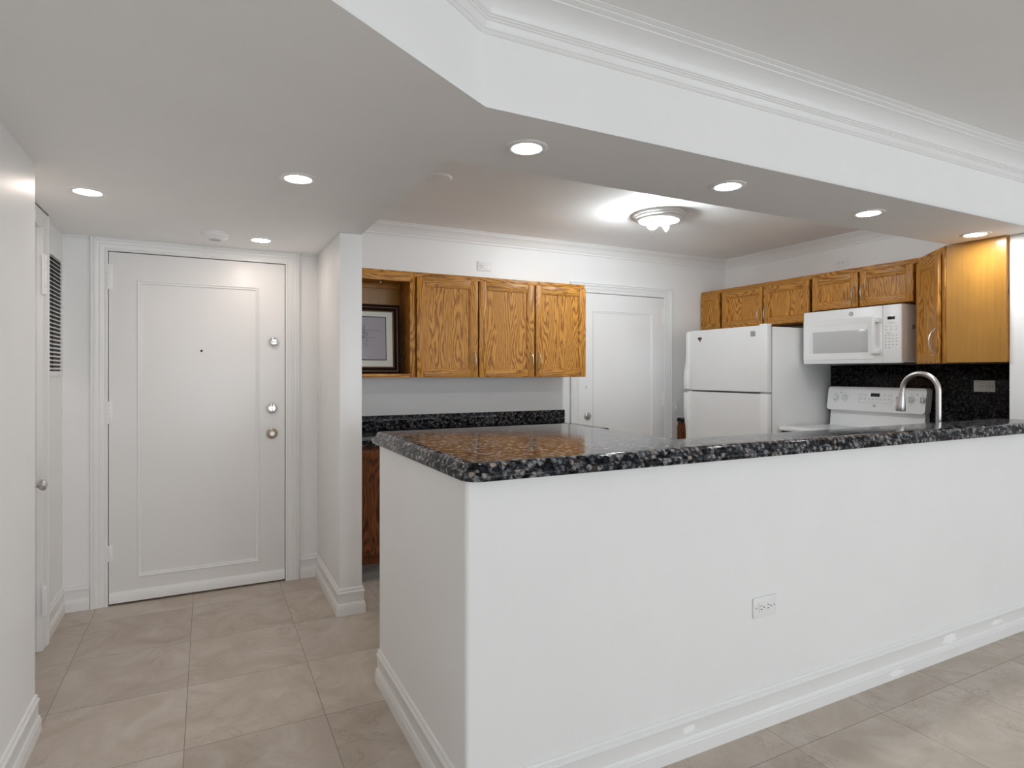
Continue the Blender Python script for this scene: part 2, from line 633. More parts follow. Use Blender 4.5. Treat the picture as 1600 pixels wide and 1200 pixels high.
# living room shell behind the camera
struct(obj('wall_right', box(nb(), (4.60, 1.45, 0), (6.3, 1.62, HC)), WALL, smooth=0))
bm = nb()
box(bm, (6.1, -8.1, 0), (6.2, 1.5, 0.35))
box(bm, (6.1, -8.1, 2.3), (6.2, 1.5, HC))
box(bm, (6.1, -8.1, 0.35), (6.2, -5.35, 2.3))
box(bm, (6.1, -1.85, 0.35), (6.2, 1.5, 2.3))
struct(obj('wall_right', bm, WALL, smooth=0))
bm = nb()
box(bm, (-0.8, -8.1, 0), (6.2, -8.0, 0.2))
box(bm, (-0.8, -8.1, 2.35), (6.2, -8.0, HC))
box(bm, (-0.8, -8.1, 0.2), (-0.15, -8.0, 2.35))
box(bm, (5.15, -8.1, 0.2), (6.2, -8.0, 2.35))
struct(obj('wall_back', bm, WALL, smooth=0))

# half wall of the bar: long front run and the thick end under the wide part of the top
bm = box(nb(), (PX, PY, 0), (4.018, 1.800, 1.0218))
es = [e for e in bm.edges if abs(e.verts[0].co.x - PX) < 1e-5 and abs(e.verts[1].co.x - PX) < 1e-5 and abs(e.verts[0].co.y - PY) < 1e-5 and abs(e.verts[1].co.y - PY) < 1e-5]
bmesh.ops.bevel(bm, geom=es, offset=0.014, segments=4, profile=0.5, affect='EDGES')
struct(obj('wall_bar', bm, WALL, smooth=40), 'white half wall carrying the granite bar top')
bm = box(nb(), (PX, 1.800, 0), (1.640, 2.577, 1.0218))
struct(obj('wall_bar_end_block', bm, WALL, smooth=0), 'white end of the half wall facing the entry')

# ---------------------------------------------------------------- baseboards
BB = [(0, 0), (0.016, 0), (0.016, 0.044), (0.0145, 0.047), (0.0145, 0.051), (0.0115, 0.062), (0.0085, 0.066), (0.0085, 0.108), (0.011, 0.114), (0.0125, 0.120), (0.011, 0.126), (0.0065, 0.130), (0.0075, 0.137), (0.005, 0.144), (0, 0.147)]


bb = [(-d, h_) for d, h_ in BB]
struct(obj('baseboard_bar', sweep(nb(), [(1.0, 2.577), (PX, 2.577), (PX, PY), (4.02, PY)], bb), TRIM, smooth=25), 'white moulded baseboard round the half wall')
struct(obj('baseboard_divider', sweep(nb(), [(0.538, 4.125), (0.650, 4.125), (0.650, 3.385), (0.775, 3.385), (0.775, 3.80)], bb), TRIM, smooth=25), 'white moulded baseboard round the divider wall')
struct(obj('baseboard_entry', sweep(nb(), [(-0.715, 3.70), (-0.715, 4.125), (-0.588, 4.125)], bb), TRIM, smooth=25), 'white moulded baseboard left of the entry door')
struct(obj('baseboard_left', sweep(nb(), [(LW, -8.0), (LW, 2.785), (-0.70, 2.785)], bb), TRIM, smooth=25), 'white moulded baseboard on the near left wall')

# spackle patches on the bar baseboard
for (x, z, sx, sz) in ((3.105, 0.090, 0.060, 0.022), (2.68, 0.026, 0.050, 0.014), (1.50, 0.092, 0.030, 0.012), (3.52, 0.088, 0.045, 0.012)):
    bm = nb()
    pts = []
    for k in range(22):
        an = 2 * PI * k / 22
        rr = 1 + random.uniform(-0.28, 0.28)
        pts.append((x + sx * rr * math.cos(an), z + sz * rr * math.sin(an)))
    prism(bm, pts, 0, 0.0006, mp=lambda u, v, w_, z=z: (u, PY - 0.0085 - (0.0075 if z < 0.055 else 0.0002) - w_, v))
    o = obj('paint_patch', bm, PATCH, smooth=0)
    tag(o, 'rough white filler patch on the bar baseboard, ' + {3.105: 'the largest and brightest one', 2.68: 'near the floor left of the brightest one', 1.50: 'the leftmost one below the outlet', 3.52: 'the small faint one nearest the right edge'}[x], 'paint patch', 'filler patches on the bar baseboard')

# ---------------------------------------------------------------- crown mouldings and ceiling trims
CR = [(0, 0), (0.006, 0.000), (0.009, 0.006), (0.009, 0.018), (0.013, 0.022), (0.013, 0.025), (0.017, 0.028), (0.020, 0.036), (0.029, 0.052), (0.042, 0.064), (0.052, 0.070), (0.052, 0.074), (0.058, 0.077), (0.058, 0.081), (0.066, 0.083), (0.070, 0.088), (0.070, 0.09), (0, 0.09)]


def crown(name, path, sc, base, label):
    pr = [(-d * sc, base + h_ * sc) for d, h_ in CR]
    return struct(obj(name, sweep(nb(), path, pr), TRIM, smooth=25), label)


crown('trim_1', [(0.772, KB), (KR, KB), (KR, 2.06)], 1.0, HC - 0.09, 'white crown moulding round the kitchen ceiling')
LC = [(0, 0), (0.004, 0.001), (0.008, 0.006), (0.008, 0.009), (0.012, 0.012), (0.015, 0.018), (0.019, 0.030), (0.024, 0.033), (0.024, 0.037), (0.029, 0.039), (0.029, 0.043), (0.034, 0.045), (0.037, 0.055), (0.046, 0.072), (0.060, 0.085), (0.078, 0.093), (0.092, 0.096), (0.092, 0.100), (0.104, 0.103), (0.109, 0.105), (0.109, 0.108), (0.115, 0.109), (0.120, 0.112), (0.126, 0.113), (0.126, 0.115), (0, 0.115)]
bm = sweep(nb(), [(LW, 1.612 + DY * (LW - 0.718) / DX), (0.718, 1.612), (4.6, 1.612), (6.1, 1.45)][:3], [(-d, HC - 0.115 + h_) for d, h_ in LC])
struct(obj('trim_2', bm, TRIM, smooth=25), 'wide white crown moulding under the raised living room ceiling')
for i, (p, q) in enumerate((((-0.715, 4.125), (-0.588, 4.125)), ((0.540, 4.125), (0.650, 4.125)))):
    pr = [(0, 2.090), (-0.004, 2.090), (-0.010, 2.096), (-0.013, 2.105), (0, 2.105)]
    struct(obj('trim_%d' % (3 + i), sweep(nb(), [p, q], pr), TRIM, smooth=25), 'thin white ceiling strip %s of the entry door' % ('left' if i == 0 else 'right'))

# ---------------------------------------------------------------- door casings (profile swept round three sides)
CAS = [(0, 0), (0, 0.012), (0.004, 0.015), (0.012, 0.015), (0.016, 0.011), (0.022, 0.013), (0.032, 0.014), (0.038, 0.017), (0.044, 0.014), (0.052, 0.016), (0.058, 0.021), (0.066, 0.021), (0.070, 0.018), (0.074, 0.024), (0.082, 0.024), (0.084, 0.020), (0.084, 0)]


def casing(name, pts, mp, label, w=1.0):
    return struct(obj(name, sweep(nb(), pts, [(d * w, h_) for d, h_ in CAS], mp=mp), TRIM, smooth=25), label)


casing('trim_5', [(-0.502, 0), (-0.502, 2.030), (0.452, 2.030), (0.452, 0)], lambda u, v, w_: (u, 4.125 - w_, min(v, 2.1045)), 'fluted white casing round the entry door', 0.99)
casing('trim_6', [(2.867, 0), (2.867, 2.030), (3.812, 2.030), (3.812, 0)], lambda u, v, w_: (u, KB - w_, v), 'white casing round the kitchen door', 1.05)
casing('trim_7', [(3.60, 0), (3.60, 2.030), (2.865, 2.030), (2.865, 0)][::-1], lambda u, v, w_: (-0.715 + w_, u, min(v, 2.1045)), 'white casing of the closet door at the left', 1.1)


# ================================================================ DOORS
PM = [(0, 0), (0, 0.004), (0.003, 0.008), (0.007, 0.009), (0.010, 0.005), (0.014, 0.0045), (0.018, 0.007), (0.021, 0.005), (0.021, 0)]


def door(name, x0, x1, z0, z1, yf, panel, label):
    bm = nb()
    box(bm, (x0 + 0.003, yf, z0), (x1 - 0.003, yf + 0.042, z1 - 0.004), 0.002)
    d = struct(obj(name, bm, DOORW, smooth=35), label)
    px0, px1, pz0, pz1 = panel
    bm = sweep(nb(), [(px0, pz0), (px1, pz0), (px1, pz1), (px0, pz1)], PM, True, mp=lambda u, v, w_: (u, yf - w_, v))
    obj('panel_moulding', bm, DOORW, d, smooth=25)
    # the black sheet for the shade in the gap is made separately
    return d


def hinge(parent, x, y, z0, z1, side):
    bm = nb()
    m_ = Matrix.Translation((x, y - 0.006, z0))
    n = 5
    L_ = (z1 - z0) / n
    for k in range(n):
        lathe(bm, [(0.0062, k * L_ + 0.0006), (0.0068, k * L_ + 0.002), (0.0068, (k + 1) * L_ - 0.002), (0.0062, (k + 1) * L_ - 0.0006)], 12, m_)
    box(bm, (x, y - 0.002, z0), (x + side * 0.022, y + 0.001, z1), 0.0008)
    return obj('hinge', bm, DOORW, parent)


def thumbturn(parent, x, y, z, r_, m_, horiz, name='deadbolt'):
    bm = lathe(nb(), [(r_, 0), (r_, 0.004), (r_ * 0.93, 0.010), (r_ * 0.80, 0.013), (r_ * 0.55, 0.014), (r_ * 0.50, 0.011), (0, 0.011)], 36, disc_m(x, y, z))
    o = obj(name, bm, m_, parent)
    bm = nb()
    if horiz:
        box(bm, (x - r_ * 0.62, y - 0.026, z - 0.0045), (x + r_ * 0.62, y - 0.010, z + 0.0045), 0.003)
    else:
        box(bm, (x - 0.0045, y - 0.026, z - r_ * 0.62), (x + 0.0045, y - 0.010, z + r_ * 0.62), 0.003)
    obj('thumb_turn', bm, m_, o)
    return o


YF = 4.120
d1 = door('door_1', -0.502, 0.452, 0.010, 2.030, YF, (-0.360, 0.298, 0.145, 1.872), 'white entry door with one moulded panel and three round locks')
for z0, z1 in ((1.81, 1.955), (1.04, 1.17), (0.255, 0.345)):
    hinge(d1, -0.503, YF, z0, z1, 1)
thumbturn(d1, 0.383, YF, 1.530, 0.031, CHROME, True)
thumbturn(d1, 0.372, YF, 1.107, 0.034, CHROME, False)
bm = lathe(nb(), [(0.034, 0), (0.034, 0.003), (0.030, 0.008), (0.026, 0.010), (0.026, 0.016), (0.023, 0.024), (0.018, 0.028), (0.014, 0.029), (0.013, 0.026), (0.006, 0.026), (0.005, 0.029), (0, 0.029)], 36, disc_m(0.372, YF, 0.947))
o = obj('door_handle', bm, KNOBM, d1)
o['label'] = 'worn satin nickel round knob'
bm = lathe(nb(), [(0.0065, 0), (0.0065, 0.003), (0.004, 0.004), (0.0035, 0.001), (0, 0.001)], 16, disc_m(-0.027, YF, 1.466))
obj('peephole', bm, [DARK], d1)
bm = lathe(nb(), [(0.006, 0), (0.006, 0.002), (0, 0.003)], 12, disc_m(-0.027, YF, 1.406))
obj('plugged_hole', bm, DOORW, d1)
bm = nb()
prism(bm, [(0, 0), (-0.010, 0), (-0.012, 0.040), (-0.006, 0.060), (0, 0.062)], -0.497, 0.447, mp=lambda u, v, w_: (w_, YF + u, 0.012 + v))
obj('door_sweep', bm, DOORW, d1, smooth=25)
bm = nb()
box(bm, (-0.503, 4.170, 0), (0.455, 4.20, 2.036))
struct(obj('trim_8', bm, DARK, smooth=0), 'dark rebate behind the entry door gap')  # black sheet stands in for the shade in the door gap

YK = 4.392
d2 = door('door_2', 2.867, 3.812, 0.010, 2.030, YK, (3.010, 3.672, 0.145, 1.880), 'white kitchen door with one moulded panel beside the refrigerator')
for z0, z1 in ((1.79, 1.93), (1.02, 1.15), (0.25, 0.36)):
    hinge(d2, 3.812, YK, z0, z1, -1)
thumbturn(d2, 2.956, YK, 0.955, 0.034, STEEL, False)
bm = lathe(nb(), [(0.030, 0), (0.030, 0.004), (0.012, 0.010), (0.012, 0.03), (0.026, 0.042), (0.027, 0.055), (0.018, 0.064), (0, 0.066)], 32, disc_m(2.946, YK, 0.80))
obj('door_handle', bm, STEEL, d2)
bm = nb()
box(bm, (2.937, YK - 0.002, 1.196), (2.943, YK + 0.001, 1.222), 0.001)
obj('strike_mark', bm, GREYP, d2)
struct(obj('trim_9', box(nb(), (2.866, 4.440, 0), (3.812, 4.47, 2.032)), DARK, smooth=0), 'dark rebate behind the kitchen door gap')  # same black sheet as shade for the kitchen door gap

# closet door in the recess at the left, seen edge on
bm = nb()
box(bm, (-0.760, 2.868, 0.01), (-0.722, 3.592, 2.026), 0.002)
d3 = struct(obj('door_3', bm, DOORW), 'white closet door almost edge on at the far left')
bm = nb()
mk = Matrix.Translation((-0.722, 3.50, 0.81)) @ Matrix.Rotation(R(90), 4, 'Y')
lathe(bm, [(0.026, 0), (0.026, 0.004), (0.010, 0.008), (0.010, 0.022), (0.022, 0.032), (0.026, 0.044), (0.020, 0.054), (0.006, 0.058), (0, 0.060)], 28, mk)
obj('door_handle', bm, STEEL, d3)
for z0, z1 in ((1.71, 1.90), (0.17, 0.31)):
    bm = nb()
    for k in range(5):
        L_ = (z1 - z0) / 5
        lathe(bm, [(0.007, k * L_ + 0.001), (0.0075, k * L_ + 0.003), (0.0075, (k + 1) * L_ - 0.003), (0.007, (k + 1) * L_ - 0.001)], 12, Matrix.Translation((-0.692, 3.607, z0)))
    box(bm, (-0.702, 3.585, z0), (-0.692, 3.630, z1), 0.001)
    obj('hinge', bm, DOORW, d3)

# ================================================================ WALL VENT GRILLE
vg = thing('vent_grille', 'tall white louvered return air grille on the recessed left wall beside the entry door', 'vent grille', (-0.715, 3.90, 1.640))
bm = nb()
y0, y1, z0, z1 = -0.185, 0.185, -0.325, 0.325
iy, iz = 0.158, 0.298
for lo, hi in (((0, y0, z0), (0.010, -iy, z1)), ((0, iy, z0), (0.010, y1, z1)), ((0, -iy, z0), (0.010, iy, -iz)), ((0, -iy, iz), (0.010, iy, z1))):
    box(bm, lo, hi, 0.002)
obj('frame', bm, TRIM, vg)
obj('duct_backing', box(nb(), (0.0005, -iy, -iz), (0.0015, iy, iz)), DARK, vg, smooth=0)
bm = nb()
nl = 28
for k in range(nl):
    zc = -iz + (k + 0.5) * 2 * iz / nl
    prism(bm, [(0.0015, zc + 0.007), (0.0030, zc + 0.008), (0.0115, zc - 0.001), (0.0100, zc - 0.002)], -iy, iy, mp=lambda u, v, w_: (u, w_, v))
obj('louvers', bm, TRIM, vg, smooth=0)
bm = nb()
box(bm, (0.002, -0.05, -iz), (0.007, -0.043, iz))
obj('damper_bar', bm, DARK, vg, smooth=0)

# ================================================================ LIGHT SWITCHES AND OUTLETS
def outlet(loc, rz, label, first=[None]):
    if first[0] is not None:
        return dup(first[0], loc, rz, label)
    t = thing('electrical_outlet', label, 'outlet', loc, rz, 'white duplex outlets laid sideways')
    bm = nb()
    box(bm, (-0.062, -0.006, -0.038), (0.062, 0, 0.038), 0.003)
    obj('cover_plate', bm, PLAST, t)
    bm = nb()
    box(bm, (-0.034, -0.0085, -0.0175), (0.034, -0.005, 0.0175), 0.001)
    rc = obj('receptacle', bm, PLAST, t)
    bm = nb()
    for s in (-1, 1):
        c = s * 0.0185
        for zz, hw in ((0.0065, 0.0042), (-0.0065, 0.0050)):
            box(bm, (c - 0.006 - hw * 0.6, -0.0092, zz - 0.0012), (c - 0.006 + hw, -0.0083, zz + 0.0012))
        lathe(bm, [(0.0028, 0), (0.0028, 0.0008)], 12, disc_m(c + 0.009, -0.0084, 0))
    obj('slots', bm, DARK, rc, smooth=0)
    for s in (-1, 1):
        bm = lathe(nb(), [(0.0030, 0), (0.0030, 0.0012), (0, 0.0018)], 12, disc_m(s * 0.048, -0.006, 0))
        obj('screw', bm, GREYP, t)
    first[0] = t
    return t


outlet((1.882, PY, 0.452), 0, 'white double outlet low on the front of the white bar wall')
outlet((1.975, KB, 2.180), 0, 'white double outlet on the back wall above the three oak doors')
outlet((KR, 3.172, 2.225), R(-90), 'white double outlet on the right wall just above the oak cabinets over the microwave')
outlet((4.588, 2.153, 1.245), R(-90), 'white double outlet on the black granite backsplash')

sw = thing('light_switch', 'white light switch plate on the entry side of the divider wall', 'light switch', (0.650, 4.040, 1.205))
obj('cover_plate', box(nb(), (-0.006, -0.036, -0.06), (0, 0.036, 0.06), 0.002), WALL, sw)
obj('toggle', box(nb(), (-0.014, -0.005, -0.010), (-0.005, 0.005, 0.012), 0.002), PLAST, sw)
sw = thing('light_switch', 'white switch plate on the back wall in the gap left of the refrigerator', 'light switch', (3.965, KB, 1.010))
obj('cover_plate', box(nb(), (-0.030, -0.006, -0.055), (0.030, 0, 0.055), 0.002), PLAST, sw)
obj('toggle', box(nb(), (-0.005, -0.014, -0.012), (0.005, -0.005, 0.010), 0.002), PLAST, sw)

# ================================================================ RECESSED DOWNLIGHTS
def downlight(x, y, label, warm, group, protos={}):
    if warm in protos:
        return dup(protos[warm], (x, y, HS), 0, label, group)
    t = thing('recessed_light', label, 'recessed light', (x, y, HS), 0, group)
    bm = lathe(nb(), [(0.051, -0.0015), (0.051, -0.004), (0.058, -0.0055), (0.068, -0.005), (0.073, -0.002), (0.073, 0)], 48)
    bm.faces.ensure_lookup_table()
    big = [f for f in bm.faces if len(f.verts) > 8]
    bmesh.ops.delete(bm, geom=big, context='FACES_ONLY')
    obj('trim_ring', bm, TRIM, t, smooth=50)
    bm = lathe(nb(), [(0.050, -0.0008), (0.050, -0.0030), (0.030, -0.0038), (0, -0.0040)], 48)
    obj('lens', bm, LENSW if warm else LENS, t, smooth=50)
    protos[warm] = t
    return t


ge, gs = 'warm recessed lights over the entry', 'recessed lights in the soffit over the bar'
downlight(-0.452, 3.112, 'warm glowing recessed light in the entry ceiling, leftmost near the closet wall', True, ge)
downlight(0.325, 2.524, 'glowing recessed light in the entry ceiling nearest the camera', True, ge)
downlight(0.283, 3.792, 'small warm recessed light just in front of the entry door, right of the smoke detector', True, ge)
downlight(0.979, 1.825, 'largest recessed light in the soffit over the left end of the bar', False, gs)
downlight(1.920, 1.824, 'recessed light in the soffit, second from the left end of the bar', False, gs)
downlight(2.854, 1.828, 'recessed light in the soffit between the second and the one by the oak cabinet', False, gs)
downlight(3.822, 1.839, 'recessed light in the soffit right in front of the oak side panel', False, gs)

sd = thing('smoke_detector', 'round white smoke detector on the ceiling in front of the entry door', 'smoke detector', (0.042, 3.715, HS))
bm = lathe(nb(), [(0.072, 0), (0.072, -0.006), (0.066, -0.009)], 40)
obj('base_plate', bm, PLAST, sd)
bm = lathe(nb(), [(0.066, -0.009), (0.067, -0.018), (0.060, -0.030), (0.050, -0.036), (0.028, -0.040), (0, -0.041)], 40)
obj('cover', bm, PLAST, sd)
bm = lathe(nb(), [(0.0305, -0.0375), (0.0305, -0.0405), (0.026, -0.0412)], 32)
obj('sensor_slot', bm, GREYP, sd)

cp = thing('ceiling_cover_plate', 'round blank white cover plate on the kitchen ceiling at the soffit corner', 'cover plate', (1.165, 3.243, HC))
bm = lathe(nb(), [(0.085, 0), (0.085, -0.004), (0.078, -0.010), (0.03, -0.014), (0, -0.014)], 40)
obj('plate', bm, CEIL, cp)

# ================================================================ KITCHEN CEILING LAMP
cl = thing('ceiling_lamp', 'round white flush ceiling lamp without its shade, one bare globe bulb lit', 'ceiling lamp', (2.812, 3.291, HC))
bm = lathe(nb(), [(0.180, 0), (0.182, -0.010), (0.176, -0.018), (0.168, -0.020), (0.164, -0.030), (0.150, -0.036), (0.144, -0.050), (0.136, -0.054), (0.132, -0.050), (0.130, -0.030), (0, -0.030)], 56)
obj('ceiling_pan', bm, PLAST, cl)
dv = Vector((-0.12, -0.10, 0))
b0 = Vector((-0.012, -0.012, -0.045))
b1 = Vector((-0.085, -0.030, -0.088))
bm = tube(nb(), [Vector((0.0, 0.0, -0.032)), b0, b0 + (b1 - b0) * 0.35], [0.014, 0.016, 0.017], 16)
s1 = obj('lamp_socket', bm, PLAST, cl)
bm = nb()
bmesh.ops.create_uvsphere(bm, u_segments=28, v_segments=16, radius=0.038, matrix=Matrix.Translation(b1))
b_o = obj('globe_bulb', bm, BULB, s1)
b_o['label'] = 'lit round globe bulb'
e1 = Vector((0.055, -0.010, -0.108))
bm = tube(nb(), [Vector((0.0, 0.01, -0.032)), Vector((0.012, 0.004, -0.050)), e1 * 0.55 + Vector((0.006, 0.0, -0.02)), e1], [0.012, 0.013, 0.014, 0.013], 14)
s2 = obj('lamp_socket', bm, PLAST, cl)
bm = tube(nb(), [e1, e1 + Vector((0.010, 0.004, -0.002)), e1 + Vector((0.020, 0.010, 0.012)), e1 + Vector((0.026, 0.014, 0.032)), e1 + Vector((0.024, 0.016, 0.052))], [0.013, 0.015, 0.015, 0.014, 0.009], 14)
obj('socket_cap', bm, PLAST, s2)

# ================================================================ GRANITE TOPS
def arc_corner(pts, idx, rad, n=7):
    p = Vector(pts[idx])
    a_ = (Vector(pts[idx - 1]) - p).normalized()
    c_ = (Vector(pts[(idx + 1) % len(pts)]) - p).normalized()
    cen = p + (a_ + c_) * rad
    out = []
    a0 = math.atan2(-c_.y, -c_.x)
    a1 = math.atan2(-a_.y, -a_.x)
    while a1 - a0 > PI: a1 -= 2 * PI
    while a1 - a0 < -PI: a1 += 2 * PI
    for k in range(n):
        t = a0 + (a1 - a0) * k / (n - 1)
        out.append((cen.x + rad * math.cos(t), cen.y + rad * math.sin(t)))
    return out


def slab(bm, outline, rings):
    """outline CCW; rings (inset, z) from underside to top"""
    R_ = []
    for d, z in rings:
        R_.append([bm.verts.new((p.x, p.y, z)) for p in offs(outline, d, True)])
    n = len(outline)
    for a_, c_ in zip(R_, R_[1:]):
        for i in range(n):
            bm.faces.new([a_[i], a_[(i + 1) % n], c_[(i + 1) % n], c_[i]])
    bm.faces.new(R_[0][::-1])
    bm.faces.new(R_[-1])
    return bm


raw = [(0.650, 1.565), (4.055, 1.565), (4.055, 1.850), (1.676, 1.850), (1.676, 2.680), (0.650, 2.680)]
out = []
for i, p in enumerate(raw):
    if i in (0, 5):
        out += arc_corner(raw, i, 0.055 if i == 0 else 0.03)
    elif i == 4:
        out += arc_corner(raw, i, 0.02, 4)
    else:
        out.append(p)
# arc order must follow the outline direction
def fix(o_):
    s = sum(o_[i][0] * o_[(i + 1) % len(o_)][1] - o_[(i + 1) % len(o_)][0] * o_[i][1] for i in range(len(o_)))
    return o_ if s > 0 else o_[::-1]


def corner_list(raw, radii):
    o_ = []
    for i, p in enumerate(raw):
        r_ = radii.get(i, 0)
        if r_:
            a_ = arc_corner(raw, i, r_)
            prev = Vector(raw[i - 1])
            if (Vector(a_[0]) - prev).length > (Vector(a_[-1]) - prev).length:
                a_ = a_[::-1]
            o_ += a_
        else:
            o_.append(p)
    return fix(o_)


ol = corner_list(raw, {0: 0.055, 5: 0.03, 4: 0.02})
EDGE = [(0.014, 1.022), (0.004, 1.0235), (0.0, 1.029), (-0.001, 1.035), (0.0, 1.043), (0.004, 1.0485), (0.010, 1.050), (0.016, 1.050), (0.0175, 1.053), (0.0185, 1.060), (0.022, 1.067), (0.028, 1.072), (0.036, 1.0745), (0.046, 1.075)]
o = obj('bar_countertop', slab(nb(), ol, EDGE), GRAN, smooth=30)
tag(o, 'polished speckled grey granite bar top with stepped edge on the white half wall', 'countertop')

# back counter under the oak uppers
raw = [(0.777, 3.795), (2.760, 3.795), (2.760, 4.398), (0.777, 4.398)]
ol = corner_list(raw, {1: 0.02})
E2 = [(0.004, 0.868), (0.0, 0.873), (0.0, 0.902), (0.003, 0.907), (0.009, 0.909)]
o = obj('back_countertop', slab(nb(), ol, E2), GRANB, smooth=30)
tag(o, 'dark granite countertop along the back wall below the oak cabinets', 'countertop')
o = obj('backsplash_strip', box(nb(), (0.777, 4.376, 0.910), (2.715, 4.399, 1.019), 0.0015), GRANB)
tag(o, 'low dark granite backsplash strip along the back wall', 'backsplash')
# sink and corner counter behind the bar
bm = nb()
raw = [(1.645, 1.803), (4.018, 1.803), (4.018, 1.772), (4.598, 1.772), (4.598, 2.470), (3.945, 2.470), (3.945, 2.420), (1.645, 2.420)]
slab(bm, fix(raw), E2)
o = obj('sink_countertop', bm, GRANB, smooth=30)
tag(o, 'lower dark granite counter behind the bar holding the faucet', 'countertop')
o = obj('tall_backsplash', box(nb(), (4.588, 1.770, 0.910), (4.5995, 3.262, 1.394), 0.001), GRAND)
tag(o, 'tall black granite backsplash behind the range up to the cabinets', 'backsplash')
o = obj('corner_countertop', slab(nb(), [(3.975, 4.125), (4.598, 4.125), (4.598, 4.398), (3.975, 4.398)], E2), GRANB, smooth=30)
tag(o, 'tiny granite counter end between the refrigerator and the back wall', 'countertop')


# ================================================================ OAK CABINETS
def oak_door(parent, x0, x1, z0, z1, yf, th=0.020, st=0.055, base=False):
    """door with frame and recessed panel, front at y=yf, facing -y, local coordinates"""
    bm = nb()
    b = 0.003
    box(bm, (x0, yf, z0), (x0 + st, yf + th, z1), b, 0)
    box(bm, (x1 - st, yf, z0), (x1, yf + th, z1), b, 0)
    box(bm, (x0 + st, yf, z0), (x1 - st, yf + th, z0 + st), b, 1)
    box(bm, (x0 + st, yf, z1 - st), (x1 - st, yf + th, z1), b, 1)
    # bevelled inner lip and flat panel
    sweep(bm, [(x0 + st, z0 + st), (x1 - st, z0 + st), (x1 - st, z1 - st), (x0 + st, z1 - st)],
          [(-0.001, 0.0015), (0.000, 0.0015), (0.003, 0.0025), (0.004, 0.006), (0.009, 0.0075), (0.0115, 0.0125), (0.0115, 0.015), (-0.001, 0.015)], True, mp=lambda u, v, w_: (u, yf + w_, v))
    box(bm, (x0 + st - 0.003, yf + 0.0135, z0 + st - 0.003), (x1 - st + 0.003, yf + th - 0.001, z1 - st + 0.003), 0, 0)
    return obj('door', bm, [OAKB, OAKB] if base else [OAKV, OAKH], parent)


def pull(parent, x, yf, zc, half=0.062, out_=0.030):
    bm = nb()
    pts = []
    n = 16
    for k in range(n + 1):
        t = -1 + 2 * k / n
        pts.append((x, yf - out_ * (1 - t * t) ** 0.75 - 0.001, zc + half * t))
    rr = [0.0032 + 0.0018 * (1 - abs(-1 + 2 * k / n)) for k in range(n + 1)]
    tube(bm, pts, rr, 10)
    for s in (-1, 1):
        lathe(bm, [(0.0055, -0.0005), (0.0055, 0.003), (0.0035, 0.005)], 12, disc_m(x, yf, zc + s * half * 0.98))
    return obj('handle', bm, NICKEL, parent)


# ---- back wall: open niche unit
tN = thing('open_wall_cabinet', 'open oak wall cabinet niche holding a framed picture, beside the divider wall', 'cabinet', (0.778, 4.07, 1.300), 0, 'oak wall cabinets on the back wall')
W_, D_, H_ = 0.522, 0.328, 0.737
obj('side_panel', box(nb(), (0, 0.02, 0), (0.018, D_, H_), 0.001), OAKV, tN)
obj('side_panel', box(nb(), (W_ - 0.018, 0.02, 0), (W_, D_, H_), 0.001), OAKV, tN)
obj('bottom_shelf', box(nb(), (0.018, 0.02, 0.006), (W_ - 0.018, D_, 0.024)), OAKH, tN, smooth=0)
obj('top_board', box(nb(), (0.018, 0.02, H_ - 0.050), (W_ - 0.018, D_, H_ - 0.032)), OAKH, tN, smooth=0)
obj('back_panel', box(nb(), (0.018, D_ - 0.012, 0.024), (W_ - 0.018, D_ - 0.004, H_ - 0.05)), OAKP, tN, smooth=0)
bm = nb()
box(bm, (0.018, D_ - 0.032, H_ - 0.088), (W_ - 0.018, D_ - 0.012, H_ - 0.05), 0.002)
obj('hanging_rail', bm, OAKH, tN)
bm = nb()
box(bm, (0, 0, 0), (0.034, 0.02, H_), 0.0015)
box(bm, (W_ - 0.036, 0, 0), (W_, 0.02, H_), 0.0015)
box(bm, (0.034, 0, 0), (W_ - 0.036, 0.02, 0.026), 0.0015, 1)
box(bm, (0.034, 0, H_ - 0.070), (W_ - 0.036, 0.02, H_), 0.0015, 1)
obj('face_frame', bm, [OAKV, OAKH], tN)
bm = nb()
bmesh.ops.create_uvsphere(bm, u_segments=14, v_segments=8, radius=0.008, matrix=Matrix.Translation((0.33, 0.20, H_ - 0.056)))
obj('puck_light', bm, PLAST, tN)

# ---- back wall: three door unit
tB = thing('wall_cabinet', 'oak wall cabinet with three doors on the back wall', 'cabinet', (1.300, 4.07, 1.300), 0, 'oak wall cabinets on the back wall')
W3 = 1.412
bm = nb()
box(bm, (0, 0.075, 0.004), (W3, D_, H_), 0.001)
box(bm, (0, 0.02, 0.004), (0.018, 0.075, H_ - 0.034))
box(bm, (W3 - 0.018, 0.0, 0.004), (W3, 0.075, H_ - 0.034))
box(bm, (0.018, 0.02, 0.004), (W3 - 0.018, 0.075, 0.022))
obj('body', bm, OAKV, tB)
bm = nb()
box(bm, (0.0005, 0, H_ - 0.034), (W3, 0.020, H_), 0.0015, 1)
obj('face_frame', bm, [OAKV, OAKH], tB)
doors3 = ((0.008, 0.469, 'r'), (0.480, 0.941, 'r'), (0.953, 1.410, 'l'))
for x0, x1, hd in doors3:
    d = oak_door(tB, x0, x1, 0.0, 0.703, -0.021)
    pull(d, x1 - 0.028 if hd == 'r' else x0 + 0.026, -0.021, 0.120, 0.070)

# ---- framed picture leaning in the niche
pf = thing('framed_picture', 'framed ink sketch with cream mount and dark moulded frame standing in the open oak niche', 'picture', (1.018, 4.205, 1.3245), 0)
pw, ph = 0.214, 0.490
PFm = [(0, 0), (0, -0.010), (0.004, -0.018), (0.012, -0.020), (0.018, -0.014), (0.024, -0.013), (0.028, -0.017), (0.036, -0.016), (0.042, -0.010), (0.048, -0.009), (0.052, -0.006), (0.052, 0)]
lean = 0.0


